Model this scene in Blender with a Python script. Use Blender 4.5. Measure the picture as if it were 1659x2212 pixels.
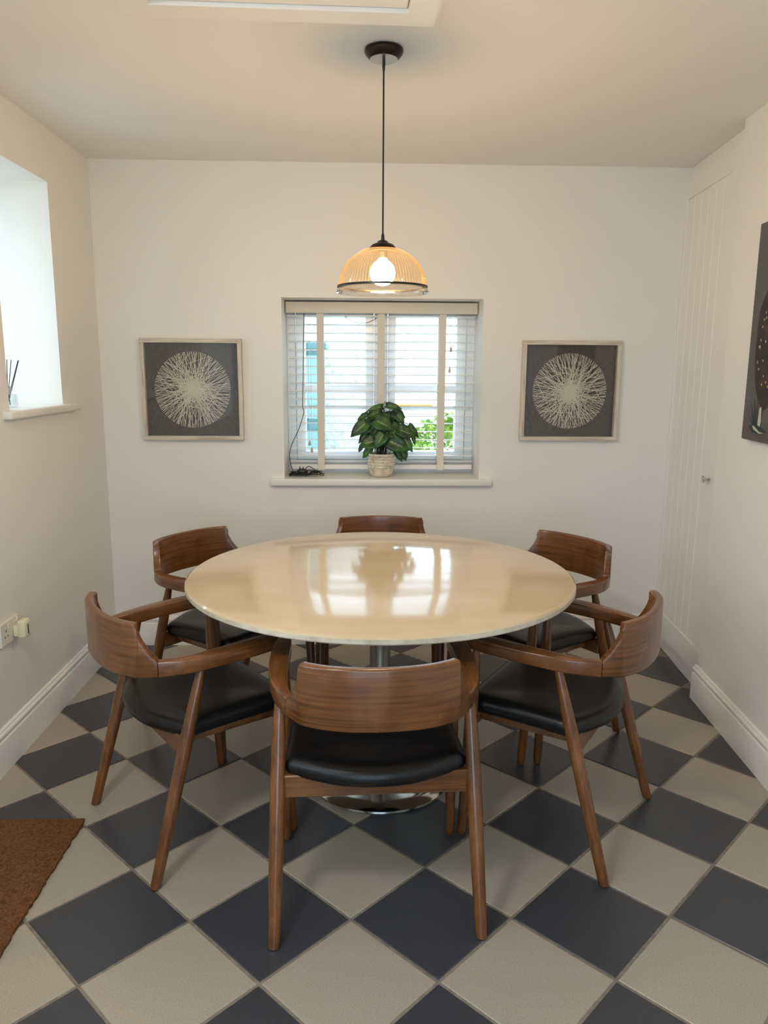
import bpy, bmesh, math, random
from mathutils import Vector, Matrix
for o in list(bpy.data.objects): bpy.data.objects.remove(o)
S = bpy.context.scene
COL = S.collection
random.seed(7)
PI = math.pi

# ------------------------------------------------------------------ camera
cam = bpy.data.cameras.new('camera')
co = bpy.data.objects.new('camera', cam); COL.objects.link(co)
pitch, roll, yaw = .187866, .0063844, .0217183
fw = Vector((math.sin(yaw)*math.cos(pitch), math.cos(yaw)*math.cos(pitch), -math.sin(pitch)))
rt = Vector((math.cos(yaw), -math.sin(yaw), 0)); up = rt.cross(fw)
r2 = rt*math.cos(roll)+up*math.sin(roll); u2 = up*math.cos(roll)-rt*math.sin(roll)
m = Matrix((r2, u2, -fw)).transposed().to_4x4(); m.translation = (.0421, -1.8026, 1.448)
co.matrix_world = m
cam.sensor_fit = 'HORIZONTAL'; cam.sensor_width = 36; cam.lens = 1652.43/1659*36
cam.clip_start = .02
S.camera = co

# ------------------------------------------------------------------ world, light, exposure
SKY = 3.0
BULB = 112.0
FILL_LAMP = 33.0  # emission of the added fill light above the viewer
w = bpy.data.worlds.new('sky'); S.world = w; w.use_nodes = True
bg = w.node_tree.nodes['Background']
bg.inputs[0].default_value = (.66, .80, 1, 1); bg.inputs[1].default_value = SKY
S.view_settings.view_transform = 'Standard'; S.view_settings.look = 'None'
S.view_settings.gamma = 1; S.view_settings.use_curve_mapping = False
S.view_settings.exposure = 1.12
S.cycles.max_bounces = 12; S.cycles.diffuse_bounces = 7; S.cycles.glossy_bounces = 5
S.cycles.transparent_max_bounces = 24; S.cycles.sample_clamp_indirect = 6
S.cycles.caustics_reflective = False; S.cycles.caustics_refractive = False
try:
    S.cycles.use_denoising = True
except Exception: pass
def portal(loc, rot, sx, sy):
    L = bpy.data.lights.new('window_light_portal', 'AREA'); L.shape = 'RECTANGLE'; L.size = sx; L.size_y = sy
    L.cycles.is_portal = True
    o = bpy.data.objects.new('window_light_portal', L); o.location = loc; o.rotation_euler = rot; COL.objects.link(o)
ANG = math.atan2(.031, 2.885)
portal((.115, 2.40, 1.33), (-PI/2, 0, ANG), .99, .89)          # back window, facing into the room
portal((-1.71, 1.306, 1.733), (0, -PI/2, 0), .90, .50)         # left window
portal((.0, -3.24, 1.18), (PI/2, 0, 0), 1.3, 2.15)
portal((-1.71, -1.45, 1.55), (0, -PI/2, 0), 1.2, 1.5)          # unseen second left window beside the viewer, added to light the right wall             # glazed door behind the camera

# ------------------------------------------------------------------ helpers
def lin(c):
    return tuple((x/12.92 if x <= .04045 else ((x+.055)/1.055)**2.4) for x in (v/255 for v in c))
def mat(name, rgb, rough=.5, metal=0, coat=0, noise=None, bump=None, spec=.5, linear=False):
    m = bpy.data.materials.new(name); m.use_nodes = True
    N, K = m.node_tree.nodes, m.node_tree.links; b = N['Principled BSDF']
    c = rgb if linear else lin(rgb)
    b.inputs['Base Color'].default_value = (*c, 1); b.inputs['Roughness'].default_value = rough
    b.inputs['Metallic'].default_value = metal; b.inputs['Coat Weight'].default_value = coat
    b.inputs['Coat Roughness'].default_value = .12
    b.inputs['Specular IOR Level'].default_value = spec
    if noise or bump:
        tc = N.new('ShaderNodeTexCoord')
    if noise:                       # (scale xyz, second colour, low, high, detail)
        sc, c2, lo, hi, det = noise
        mp = N.new('ShaderNodeMapping'); mp.inputs['Scale'].default_value = sc if isinstance(sc, tuple) else (sc,)*3
        K.new(tc.outputs['Object'], mp.inputs[0])
        n = N.new('ShaderNodeTexNoise'); n.inputs['Scale'].default_value = 1; n.inputs['Detail'].default_value = det
        K.new(mp.outputs[0], n.inputs['Vector'])
        r = N.new('ShaderNodeValToRGB'); r.color_ramp.elements[0].position = lo; r.color_ramp.elements[1].position = hi
        r.color_ramp.elements[0].color = (*c, 1); r.color_ramp.elements[1].color = (*(c2 if linear else lin(c2)), 1)
        K.new(n.outputs[0], r.inputs[0]); K.new(r.outputs[0], b.inputs['Base Color'])
    if bump:                        # (scale, strength, distance)
        mp = N.new('ShaderNodeMapping'); mp.inputs['Scale'].default_value = bump[0] if isinstance(bump[0], tuple) else (bump[0],)*3
        K.new(tc.outputs['Object'], mp.inputs[0])
        n = N.new('ShaderNodeTexNoise'); n.inputs['Scale'].default_value = 1; n.inputs['Detail'].default_value = 3
        K.new(mp.outputs[0], n.inputs['Vector'])
        bp = N.new('ShaderNodeBump'); bp.inputs['Strength'].default_value = bump[1]; bp.inputs['Distance'].default_value = bump[2]
        K.new(n.outputs[0], bp.inputs['Height']); K.new(bp.outputs[0], b.inputs['Normal'])
    return m

def box(bm, x0, x1, y0, y1, z0, z1, bev=0, seg=2):
    v = [bm.verts.new(p) for p in ((x0,y0,z0),(x1,y0,z0),(x1,y1,z0),(x0,y1,z0),(x0,y0,z1),(x1,y0,z1),(x1,y1,z1),(x0,y1,z1))]
    fs = [bm.faces.new([v[i] for i in f]) for f in ((3,2,1,0),(4,5,6,7),(0,1,5,4),(1,2,6,5),(2,3,7,6),(3,0,4,7))]
    if bev:
        es = list({e for f in fs for e in f.edges})
        bmesh.ops.bevel(bm, geom=es, offset=bev, segments=seg, affect='EDGES', profile=.5)
def catmull(P, n=6, closed=False):
    P = [Vector(p) for p in P]; out = []
    N = len(P); rng = range(N) if closed else range(N-1)
    for i in rng:
        if closed: a, b, c, d = P[(i-1) % N], P[i], P[(i+1) % N], P[(i+2) % N]
        else: a, b, c, d = P[max(i-1, 0)], P[i], P[i+1], P[min(i+2, N-1)]
        for k in range(n):
            t = k/n
            out.append(.5*((2*b)+(c-a)*t+(2*a-5*b+4*c-d)*t*t+(3*b-a-3*c+d)*t**3))
    if not closed: out.append(P[-1])
    return out
def rings(bm, R, closed_ends=True, loop=False):
    V = [[bm.verts.new(p) for p in r] for r in R]; n = len(V[0])
    for i in range(len(V)-1 + (1 if loop else 0)):
        a, b = V[i], V[(i+1) % len(V)]
        for j in range(n): bm.faces.new((a[j], a[(j+1) % n], b[(j+1) % n], b[j]))
    if closed_ends and not loop:
        bm.faces.new(V[0][::-1]); bm.faces.new(V[-1])
def tube(bm, P, r, n=10, ends=True):
    P = [Vector(p) for p in P]; rr = r if isinstance(r, (list, tuple)) else [r]*len(P)
    R = []; up0 = None
    for i, q in enumerate(P):
        d = (P[min(i+1, len(P)-1)]-P[max(i-1, 0)]).normalized()
        if up0 is None: up0 = d.orthogonal().normalized()
        s = (up0-d*up0.dot(d)).normalized(); up0 = s; t = d.cross(s)
        R.append([q+(s*math.cos(2*PI*j/n)+t*math.sin(2*PI*j/n))*rr[i] for j in range(n)])
    rings(bm, R, ends)
def lathe(bm, prof, n=48, c=(0,0,0), wave=None, ends=True):
    R = []
    for (r, z) in prof:
        ring = []
        for j in range(n):
            a = 2*PI*j/n; q = r*(1+(wave[0]*math.cos(wave[1]*a) if wave else 0))
            ring.append((c[0]+q*math.cos(a), c[1]+q*math.sin(a), c[2]+z))
        R.append(ring)
    rings(bm, R, ends)
def obj(name, bm, mt, parent=None, smooth=None, loc=None, rotz=None, kind=None):
    bmesh.ops.recalc_face_normals(bm, faces=bm.faces)
    me = bpy.data.meshes.new(name); bm.to_mesh(me); bm.free()
    me.materials.append(mt)
    if smooth is not None:
        me.polygons.foreach_set('use_smooth', [True]*len(me.polygons))
        if smooth < 179: me.set_sharp_from_angle(angle=math.radians(smooth))
    o = bpy.data.objects.new(name, me); COL.objects.link(o)
    if parent: o.parent = parent
    if loc: o.location = loc
    if rotz is not None: o.rotation_euler = (0, 0, rotz)
    if kind: o['kind'] = kind
    return o
def tag(o, label, cat, group=None):
    o['label'] = label; o['category'] = cat
    if group: o['group'] = group
    return o
def thing(name, label, cat, loc=(0,0,0), rotz=0, group=None):
    o = bpy.data.objects.new(name, None); COL.objects.link(o); o.empty_display_size = .05
    o.location = loc; o.rotation_euler = (0, 0, rotz)
    return tag(o, label, cat, group)
def copy_tree(o, parent=None):
    c = o.copy(); COL.objects.link(c)
    if parent: c.parent = parent
    for ch in list(o.children): copy_tree(ch, c)
    return c
NB = bmesh.new
# wall frames: local x along the wall, local y into the wall
BO = Vector((-1.275, 2.060, 0)); BU = Vector((math.cos(ANG), math.sin(ANG), 0)); BN = Vector((-math.sin(ANG), math.cos(ANG), 0))
def BW(x, d, z=0): return BO+BU*x+BN*d+Vector((0,0,z))
LO = Vector((-1.275, 0, 0)); LA = PI/2
def LW(x, d, z=0): return Vector((-1.275-d, x, z))
RA = math.atan2(-.998, -.0605); RO = Vector((1.507, 1.422, 0))
def RW(x, d, z=0): return RO+Vector((math.cos(RA), math.sin(RA), 0))*x+Vector((-math.sin(RA), math.cos(RA), 0))*d+Vector((0,0,z))
CA = math.atan2(-.70, -.053); CO = Vector((1.606, 2.16, 0))

# ------------------------------------------------------------------ materials
M = {}
M['wall'] = mat('cream wall paint', (234,231,224), .62, bump=(90, .06, .002))
M['ceil'] = mat('ceiling paint', (237,234,229), .7, bump=(60, .05, .002))
M['trim'] = mat('satin white trim paint', (238,235,229), .32)
M['sill'] = mat('satin sill paint', (232,227,218), .28)
M['pvc'] = mat('white plastic frame', (236,238,240), .25)
M['dark_gap'] = mat('black gasket', (30,30,34), .6)
M['blind'] = mat('white painted slat', (236,236,232), .35)
M['tape'] = mat('off white ladder tape', (226,220,206), .8)
M['valance'] = mat('cream valance', (214,205,190), .4)
M['grout'] = mat('grey grout', (138,128,112), .85, noise=(40, (116,107,94), .35, .65, 4))
M['tile_light'] = mat('speckled beige tile', (168,157,141), .34, noise=(330, (140,130,115), .50, .72, 2), bump=(200, .05, .001))
M['tile_dark'] = mat('charcoal tile', (60,61,66), .30, noise=(160, (74,76,81), .55, .8, 2), bump=(160, .04, .001))
M['leather'] = mat('black leather', (11,11,13), .36, bump=(260, .25, .0012), spec=.4)
M['steel'] = mat('polished steel', (205,206,204), .10, 1)
M['brushed'] = mat('brushed steel', (170,168,164), .26, 1)
M['chrome'] = mat('chrome', (215,215,218), .08, 1)
M['bronze'] = mat('dark bronze metal', (46,34,26), .38, .7)
M['black'] = mat('black plastic', (14,14,17), .35)
M['cord'] = mat('black flex', (12,10,14), .6)
M['marble'] = mat('cream marble', (204,187,157), .08, coat=.25, noise=((3.2,5.5,3), (196,176,143), .35, .75, 5))
M['marble_edge'] = mat('pale marble edge', (214,204,184), .25, noise=(30, (190,178,156), .4, .7, 4))
M['coir'] = mat('brown coir', (124,78,34), .95, noise=(140, (72,40,15), .35, .7, 6), bump=(220, 1, .006))
M['artwood'] = mat('whitewashed wood', (214,204,188), .6, noise=((6,90,90), (176,162,144), .42, .7, 4))
M['artwood_v'] = mat('whitewashed wood upright', (214,204,188), .6, noise=((90,90,6), (176,162,144), .42, .7, 4))
M['linen'] = mat('grey linen', (96,92,86), .9, noise=((240,240,40), (72,69,65), .35, .65, 2))
M['string'] = mat('cream string', (226,220,200), .8)
M['pot'] = mat('cream glazed ceramic', (214,206,188), .22, noise=(38, (176,160,134), .5, .75, 4))
M['soil'] = mat('dark soil', (34,27,20), .95, bump=(300, 1, .004))
M['stem'] = mat('plant stem', (58,54,34), .6)
M['acorn'] = mat('cream plastic toggle', (196,186,174), .4)
M['socket'] = mat('white socket plastic', (222,216,206), .35)
M['plugcream'] = mat('cream plug plastic', (224,218,184), .35)
M['plaster_in'] = mat('white reveal paint', (226,226,220), .6)
M['canvas'] = mat('grey painted canvas', (96,94,92), .7, noise=(9, (84,80,74), .3, .7, 3))
M['p_body'] = mat('dark plumage paint', (40,40,40), .7, noise=(26, (84,50,38), .45, .75, 4))
M['p_green'] = mat('dark green paint', (40,58,48), .7)
M['p_red'] = mat('rust red paint', (112,62,46), .7)
M['p_white'] = mat('pale paint', (190,190,172), .7)
M['p_yell'] = mat('ochre speck paint', (172,160,110), .7)
M['paving'] = mat('pale paving', (216,213,206), .8, noise=(3, (196,192,184), .3, .7, 4))
M['render'] = mat('white roughcast', (228,227,222), .9, noise=(26, (176,178,176), .52, .72, 4), bump=(35, .8, .02))
M['teal'] = mat('teal painted board', (66,112,114), .5)
M['tealglass'] = mat('pale teal panel', (118,154,156), .15)
M['bushleaf'] = mat('yellow green foliage', (150,176,58), .6, noise=(20, (96,140,60), .4, .7, 2))
M['orange'] = mat('orange clay', (196,140,70), .8)
M['bluepot'] = mat('blue grey glaze', (120,140,160), .3)
def wood(name, sc):
    m = mat(name, (104,62,29), .26, coat=.25)
    N, K = m.node_tree.nodes, m.node_tree.links; b = N['Principled BSDF']
    tc = N.new('ShaderNodeTexCoord')
    def nz(s, det):
        mp = N.new('ShaderNodeMapping'); mp.inputs['Scale'].default_value = s; K.new(tc.outputs['Object'], mp.inputs[0])
        n = N.new('ShaderNodeTexNoise'); n.inputs['Scale'].default_value = 1; n.inputs['Detail'].default_value = det
        n.inputs['Distortion'].default_value = .6
        K.new(mp.outputs[0], n.inputs['Vector']); return n
    a = nz(sc, 5); c = nz((7, 7, 7), 2)
    mx = N.new('ShaderNodeMath'); mx.operation = 'MULTIPLY_ADD'; mx.inputs[1].default_value = .5
    ad = N.new('ShaderNodeMath'); ad.operation = 'MULTIPLY'; ad.inputs[1].default_value = .5
    K.new(c.outputs[0], ad.inputs[0]); K.new(a.outputs[0], mx.inputs[0]); K.new(ad.outputs[0], mx.inputs[2])
    r = N.new('ShaderNodeValToRGB'); e = r.color_ramp.elements
    e[0].position = .34; e[0].color = (*lin((74,44,20)), 1); e[1].position = .68; e[1].color = (*lin((128,80,40)), 1)
    q = e.new(.5); q.color = (*lin((104,62,29)), 1)
    K.new(mx.outputs[0], r.inputs[0]); K.new(r.outputs[0], b.inputs['Base Color'])
    return m
M['wood_h'] = wood('walnut stained wood', (4, 4, 130)); M['wood_v'] = wood('walnut stained wood upright', (60, 60, 5))
M['wood_y'] = wood('walnut stained wood arm', (60, 6, 60))
def glass(name, tint=(1,1,1), refl=1.0):
    m = bpy.data.materials.new(name); m.use_nodes = True; N, K = m.node_tree.nodes, m.node_tree.links; N.clear()
    o = N.new('ShaderNodeOutputMaterial'); mx = N.new('ShaderNodeMixShader'); t = N.new('ShaderNodeBsdfTransparent')
    g = N.new('ShaderNodeBsdfGlossy'); f = N.new('ShaderNodeFresnel'); f.inputs[0].default_value = 1.5
    t.inputs[0].default_value = (*tint, 1); g.inputs['Roughness'].default_value = .01
    mu = N.new('ShaderNodeMath'); mu.operation = 'MULTIPLY'; mu.inputs[1].default_value = refl
    ge = N.new('ShaderNodeNewGeometry'); inv = N.new('ShaderNodeMath'); inv.operation = 'SUBTRACT'; inv.inputs[0].default_value = 1
    m3 = N.new('ShaderNodeMath'); m3.operation = 'MULTIPLY'      # the far face of the pane only transmits
    K.new(ge.outputs['Backfacing'], inv.inputs[1]); K.new(inv.outputs[0], m3.inputs[0]); K.new(mu.outputs[0], m3.inputs[1])
    K.new(f.outputs[0], mu.inputs[0]); K.new(m3.outputs[0], mx.inputs[0]); K.new(t.outputs[0], mx.inputs[1]); K.new(g.outputs[0], mx.inputs[2]); K.new(mx.outputs[0], o.inputs[0])
    return m
M['pane'] = glass('window glass', (.93,.97,.96)); M['artglass'] = glass('picture glass', (.97,.97,.97), 1.3)
M['bottle'] = glass('clear bottle glass', (.90,.94,.95), 1.6)
def ribglass():
    m = bpy.data.materials.new('ribbed amber tinted glass'); m.use_nodes = True; N, K = m.node_tree.nodes, m.node_tree.links; N.clear()
    o = N.new('ShaderNodeOutputMaterial'); mx = N.new('ShaderNodeMixShader'); t = N.new('ShaderNodeBsdfTransparent')
    t.inputs[0].default_value = (1, .93, .80, 1)
    g = N.new('ShaderNodeBsdfGlossy'); g.inputs['Roughness'].default_value = .12; g.inputs[0].default_value = (.86,.72,.52,1)
    tl = N.new('ShaderNodeBsdfTranslucent'); tl.inputs[0].default_value = (1, .74, .38, 1)
    m2 = N.new('ShaderNodeMixShader'); m2.inputs[0].default_value = .035
    lw = N.new('ShaderNodeLayerWeight'); lw.inputs[0].default_value = .42
    ma = N.new('ShaderNodeMath'); ma.operation = 'MULTIPLY_ADD'; ma.inputs[1].default_value = .62; ma.inputs[2].default_value = .05
    K.new(lw.outputs['Facing'], ma.inputs[0]); K.new(ma.outputs[0], mx.inputs[0])
    K.new(g.outputs[0], m2.inputs[1]); K.new(tl.outputs[0], m2.inputs[2])
    K.new(t.outputs[0], mx.inputs[1]); K.new(m2.outputs[0], mx.inputs[2]); K.new(mx.outputs[0], o.inputs[0])
    return m
M['shade'] = ribglass()
M['rimglass'] = glass('clear glass rim', (.96,.94,.92), 5)
def emit(name, c, s):
    m = bpy.data.materials.new(name); m.use_nodes = True; b = m.node_tree.nodes['Principled BSDF']
    b.inputs['Base Color'].default_value = (1,.9,.8,1)
    b.inputs['Emission Color'].default_value = (*c, 1); b.inputs['Emission Strength'].default_value = s
    return m
M['bulb'] = emit('glowing bulb', (1, .66, .36), BULB)
def leafmat():
    m = mat('variegated leaf', (46,92,40), .42)
    N, K = m.node_tree.nodes, m.node_tree.links; b = N['Principled BSDF']
    uv = N.new('ShaderNodeUVMap'); sp = N.new('ShaderNodeSeparateXYZ'); K.new(uv.outputs[0], sp.inputs[0])
    def ma(op, a, bb=None, c=None):
        n = N.new('ShaderNodeMath'); n.operation = op
        for i, v in enumerate((a, bb, c)):
            if v is None: continue
            if isinstance(v, (int, float)): n.inputs[i].default_value = v
            else: K.new(v, n.inputs[i])
        return n.outputs[0]
    d = ma('ABSOLUTE', ma('SUBTRACT', sp.outputs[0], .5))
    saw = ma('FRACT', ma('SUBTRACT', ma('MULTIPLY', sp.outputs[1], 7), ma('MULTIPLY', d, 9)))
    side = ma('MULTIPLY', ma('LESS_THAN', saw, .13), ma('LESS_THAN', d, .085))
    mid = ma('LESS_THAN', d, .014)
    rngm = ma('MULTIPLY', ma('GREATER_THAN', sp.outputs[1], .12), ma('LESS_THAN', sp.outputs[1], .66))
    v = ma('MULTIPLY', ma('MAXIMUM', side, mid), rngm)
    tc = N.new('ShaderNodeTexCoord'); n = N.new('ShaderNodeTexNoise'); n.inputs['Scale'].default_value = 22; K.new(tc.outputs['Object'], n.inputs['Vector'])
    r = N.new('ShaderNodeValToRGB'); e = r.color_ramp.elements
    e[0].position = .35; e[0].color = (*lin((22,52,26)), 1); e[1].position = .7; e[1].color = (*lin((52,108,40)), 1); K.new(n.outputs[0], r.inputs[0])
    mx = N.new('ShaderNodeMix'); mx.data_type = 'RGBA'; K.new(v, mx.inputs[0]); K.new(r.outputs[0], mx.inputs[6]); mx.inputs[7].default_value = (*lin((176,180,112)), 1)
    K.new(mx.outputs[2], b.inputs['Base Color'])
    return m
M['leaf'] = leafmat()

# ------------------------------------------------------------------ room shell
def split_wall(name, x0, x1, z0, z1, thick, mt, loc, rot, holes):
    # slab with several rectangular openings, as one grid of quads without inner faces
    xs = sorted({x0, x1, *[h[0] for h in holes], *[h[1] for h in holes]}); zz = sorted({z0, z1, *[h[2] for h in holes], *[h[3] for h in holes]})
    def solid(i, j):
        if not (0 <= i < len(xs)-1 and 0 <= j < len(zz)-1): return False
        mx, mz = (xs[i]+xs[i+1])/2, (zz[j]+zz[j+1])/2
        return not any(h[0] < mx < h[1] and h[2] < mz < h[3] for h in holes)
    bm = NB(); vc = {}
    def V(i, y, j):
        if (i, y, j) not in vc: vc[i, y, j] = bm.verts.new((xs[i], y*thick, zz[j]))
        return vc[i, y, j]
    for i in range(len(xs)-1):
        for j in range(len(zz)-1):
            if not solid(i, j): continue
            for y in (0, 1): bm.faces.new((V(i,y,j), V(i+1,y,j), V(i+1,y,j+1), V(i,y,j+1)))
            if not solid(i-1, j): bm.faces.new((V(i,0,j), V(i,1,j), V(i,1,j+1), V(i,0,j+1)))
            if not solid(i+1, j): bm.faces.new((V(i+1,0,j), V(i+1,1,j), V(i+1,1,j+1), V(i+1,0,j+1)))
            if not solid(i, j-1): bm.faces.new((V(i,0,j), V(i+1,0,j), V(i+1,1,j), V(i,1,j)))
            if not solid(i, j+1): bm.faces.new((V(i,0,j+1), V(i+1,0,j+1), V(i+1,1,j+1), V(i,1,j+1)))
    return obj(name, bm, mt, loc=loc, rotz=rot, kind='structure')
def wall(name, x0, x1, z0, z1, thick, mt, loc, rot, hole=None):
    bm = NB()
    if hole:
        a, b, c, d = hole
        # one clean slab with a rectangular opening: front, back, outer rim, reveal
        O = [(x0,z0),(x1,z0),(x1,z1),(x0,z1)]; H = [(a,c),(b,c),(b,d),(a,d)]
        vs = {}
        for y in (0, thick):
            for k, P in (('o', O), ('h', H)):
                vs[k, y] = [bm.verts.new((p[0], y, p[1])) for p in P]
        for y in (0, thick):
            for i in range(4):
                j = (i+1) % 4
                bm.faces.new((vs['o', y][i], vs['o', y][j], vs['h', y][j], vs['h', y][i]))
        for k in ('o', 'h'):
            for i in range(4):
                j = (i+1) % 4
                bm.faces.new((vs[k, 0][i], vs[k, 0][j], vs[k, thick][j], vs[k, thick][i]))
    else: box(bm, x0, x1, 0, thick, z0, z1)
    return obj(name, bm, mt, loc=loc, rotz=rot, kind='structure')
ZC = 2.397
wall('wall_back', -.42, 3.35, -.06, 2.6, .34, M['wall'], BO, ANG, (.893, 1.886, .870, 1.777))
split_wall('wall_left', -3.4, 2.10, -.06, 2.6, .45, M['wall'], LO, LA, [(1.058, 1.557, 1.262, 2.183), (-2.20, -.70, .95, 2.15)])
wall('wall_right', .056, 4.85, -.06, 2.6, .30, M['wall'], RO, RA)
bm = NB(); box(bm, -.12, 1.1, .10, .16, -.06, 2.6); obj('wall_alcove', bm, M['wall'], loc=CO, rotz=CA, kind='structure')
wall('wall_front', -1.75, 1.75, -.06, 2.6, .2, M['wall'], (0, -3.2, 0), PI, (-.65, .65, .10, 2.25))
bm = NB(); box(bm, -1.8, 2.1, -3.4, 2.45, ZC, ZC+.12); obj('ceiling', bm, M['ceil'], kind='structure')
bm = NB(); box(bm, -1.70, 1.78, -3.38, 2.35, -.06, -.0025)
floor = obj('floor', bm, M['grout'], kind='structure')
# tiles: square tiles laid on the diagonal, 303 mm pitch
T = .303; H = T/2-.0042
def tile_mesh(name, mt):
    bm = NB(); b = .0016
    lo = [bm.verts.new((x, y, -.010)) for x, y in ((-H,-H),(H,-H),(H,H),(-H,H))]
    mi = [bm.verts.new((x, y, -b)) for x, y in ((-H,-H),(H,-H),(H,H),(-H,H))]
    g = H-b
    tp = [bm.verts.new((x, y, 0)) for x, y in ((-g,-g),(g,-g),(g,g),(-g,g))]
    for A, B in ((lo, mi), (mi, tp)):
        for i in range(4): bm.faces.new((A[i], A[(i+1) % 4], B[(i+1) % 4], B[i]))
    bm.faces.new(tp); bmesh.ops.recalc_face_normals(bm, faces=bm.faces)
    me = bpy.data.meshes.new(name); bm.to_mesh(me); bm.free(); me.materials.append(mt); return me
tl, td = tile_mesh('light_tile', M['tile_light']), tile_mesh('dark_tile', M['tile_dark'])
s2 = math.sqrt(.5)
rt_ = random.Random(3)
for i in range(-14, 14):
    for j in range(-14, 14):
        cx, cy = (i-j)*s2*T, (i+j+1)*s2*T
        if -1.44 < cx < 1.70 and -1.9 < cy < 2.22 or (-1.44 < cx < 1.45 and -3.1 < cy <= -1.9):
            if cy < 1.35 and cx > 1.64: continue
            dark = (i+j) % 2 != 0
            o = bpy.data.objects.new('floor_tile', td if dark else tl); COL.objects.link(o)
            o.location = (cx, cy, rt_.uniform(-.0003, .0003)); o.rotation_euler = (0, 0, PI/4 + rt_.choice((0, PI/2, PI, -PI/2)))
            o.parent = floor
# skirting boards
SK = [(0,0),(-.018,0),(-.018,.116),(-.0165,.120),(-.011,.122),(-.0115,.128),(-.0155,.132),(-.017,.139),(-.0145,.145),(-.0095,.148),(-.0085,.153),(-.005,.157),(0,.158)]
def skirt(name, x0, x1, loc, rot, cap=False):
    bm = NB(); A = [bm.verts.new((x0, y, z)) for y, z in SK]; B = [bm.verts.new((x1, y, z)) for y, z in SK]
    for i in range(len(SK)): bm.faces.new((A[i], A[(i+1) % len(SK)], B[(i+1) % len(SK)], B[i]))
    bm.faces.new(A); bm.faces.new(B[::-1])
    obj(name, bm, M['trim'], smooth=25, loc=loc, rotz=rot, kind='structure')
skirt('baseboard_back', 0, 2.885, BO, ANG); skirt('baseboard_left', -3.2, 2.06, LO, LA); skirt('baseboard_right', .040, 4.7, RO, RA)

# ------------------------------------------------------------------ back window
def struct_empty(name, loc, rot):
    o = bpy.data.objects.new(name, None); COL.objects.link(o); o.location = loc; o.rotation_euler = (0,0,rot); o['kind'] = 'structure'; o.empty_display_size = .05
    return o
w1 = struct_empty('window_1', BW(0,0,0), ANG)
def frame_ring(bm, x0, x1, y0, y1, z0, z1, t, bev=.003):
    tl_, tr, tb, tt = t if isinstance(t, tuple) else (t,)*4
    box(bm, x0, x1, y0, y1, z0, z0+tb, bev, 1); box(bm, x0, x1, y0, y1, z1-tt, z1, bev, 1)
    box(bm, x0, x0+tl_, y0, y1, z0+tb-.004, z1-tt+.004, bev, 1); box(bm, x1-tr, x1, y0, y1, z0+tb-.004, z1-tt+.004, bev, 1)
bm = NB(); frame_ring(bm, .893, 1.886, .255, .325, .870, 1.777, (.045,.045,.080,.030)); box(bm, 1.353, 1.423, .255, .325, .945, 1.752, .003, 1)
obj('window_frame', bm, M['pvc'], w1)
bm = NB(); box(bm, .930, 1.850, .270, .30, .94, 1.752)
bm.normal_update(); bmesh.ops.delete(bm, geom=[f for f in bm.faces if abs(f.normal.y) > .9], context='FACES')
obj('window_gasket', bm, M['dark_gap'], w1)
for (a, b, g0, g1) in ((.941, 1.350, .989, 1.307), (1.426, 1.838, 1.466, 1.787)):
    bm = NB(); frame_ring(bm, a, b, .245, .31, .953, 1.745, (g0-a, b-g1, .045, .042)); box(bm, g0-.004, g1+.004, .252, .30, 1.308, 1.350, .004, 1)
    s = obj('window_sash', bm, M['pvc'], w1)
    for z0, z1 in ((.990, 1.312), (1.346, 1.708)):
        bm = NB(); box(bm, g0-.008, g1+.008, .276, .280, z0, z1); obj('window_pane', bm, M['pane'], s)
bm = NB(); box(bm, 1.424, 1.440, .236, .246, 1.30, 1.395, .004); tube(bm, [(1.432,.238,1.335),(1.432,.222,1.335)], .007, 12); box(bm, 1.425, 1.439, .214, .224, 1.30, 1.348, .004)
obj('window_handle', bm, M['pvc'], w1, smooth=40)
bm = NB(); box(bm, .895, 1.884, 0, .26, .868, .885, 0); box(bm, .824, 1.951, -.030, .006, .849, .885, .006, 3)
obj('windowsill_board', bm, M['sill'], w1, smooth=40)

# ------------------------------------------------------------------ venetian blind
bl = thing('venetian_blind', 'white wooden venetian blind with three wide tapes hanging in the back window', 'blind', BW(1.388, .16, .905), ANG)
def bx(x): return x-1.388
Z0 = .905
bm = NB(); box(bm, bx(.897), bx(1.882), -.004, .008, 1.714-Z0, 1.770-Z0, .002, 1); obj('valance', bm, M['valance'], bl)
bm = NB(); box(bm, bx(.903), bx(1.877), .012, .062, 1.722-Z0, 1.764-Z0, .002, 1); obj('headrail', bm, M['dark_gap'], bl)
zs = [1.7]+[1.658-.0424*k for k in range(10)]+[1.2345,1.189,1.151,1.107,1.064,1.020,.981,.952]
def slat(tilt):
    bm = NB(); R = []
    for x in (bx(.905), bx(1.875)):
        r = []
        for u, v in ((-.025,-.0016),(-.012,.0),(0,.0006),(.012,.0),(.025,-.0016),(.025,.0014),(.012,.0028),(0,.0034),(-.012,.0028),(-.025,.0012)):
            c, s = math.cos(tilt), math.sin(tilt); r.append((x, u*c-v*s+.040, u*s+v*c))
        R.append(r)
    rings(bm, R); return bm
for k, z in enumerate(zs):
    t = math.radians(-23 if k == 11 else -5+random.uniform(-1.2, 1.2))
    o = obj('slat', slat(t), M['blind'], bl); o.location = (0, 0, z-Z0)
for x in (1.072, 1.387, 1.705):
    bm = NB()
    for y in (.0105, .068): box(bm, bx(x)-.018, bx(x)+.018, y, y+.0012, .004, 1.714-Z0)
    o = obj('ladder_tape', bm, M['tape'], bl)
    bm = NB(); box(bm, bx(x)-.019, bx(x)+.019, .007, .072, -.001, .030, .003, 2); obj('tape_clip', bm, M['tape'], o)
bm = NB(); box(bm, bx(.912), bx(1.876), .014, .064, .004, .030, .004, 2); obj('bottom_rail', bm, M['blind'], bl)
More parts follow.
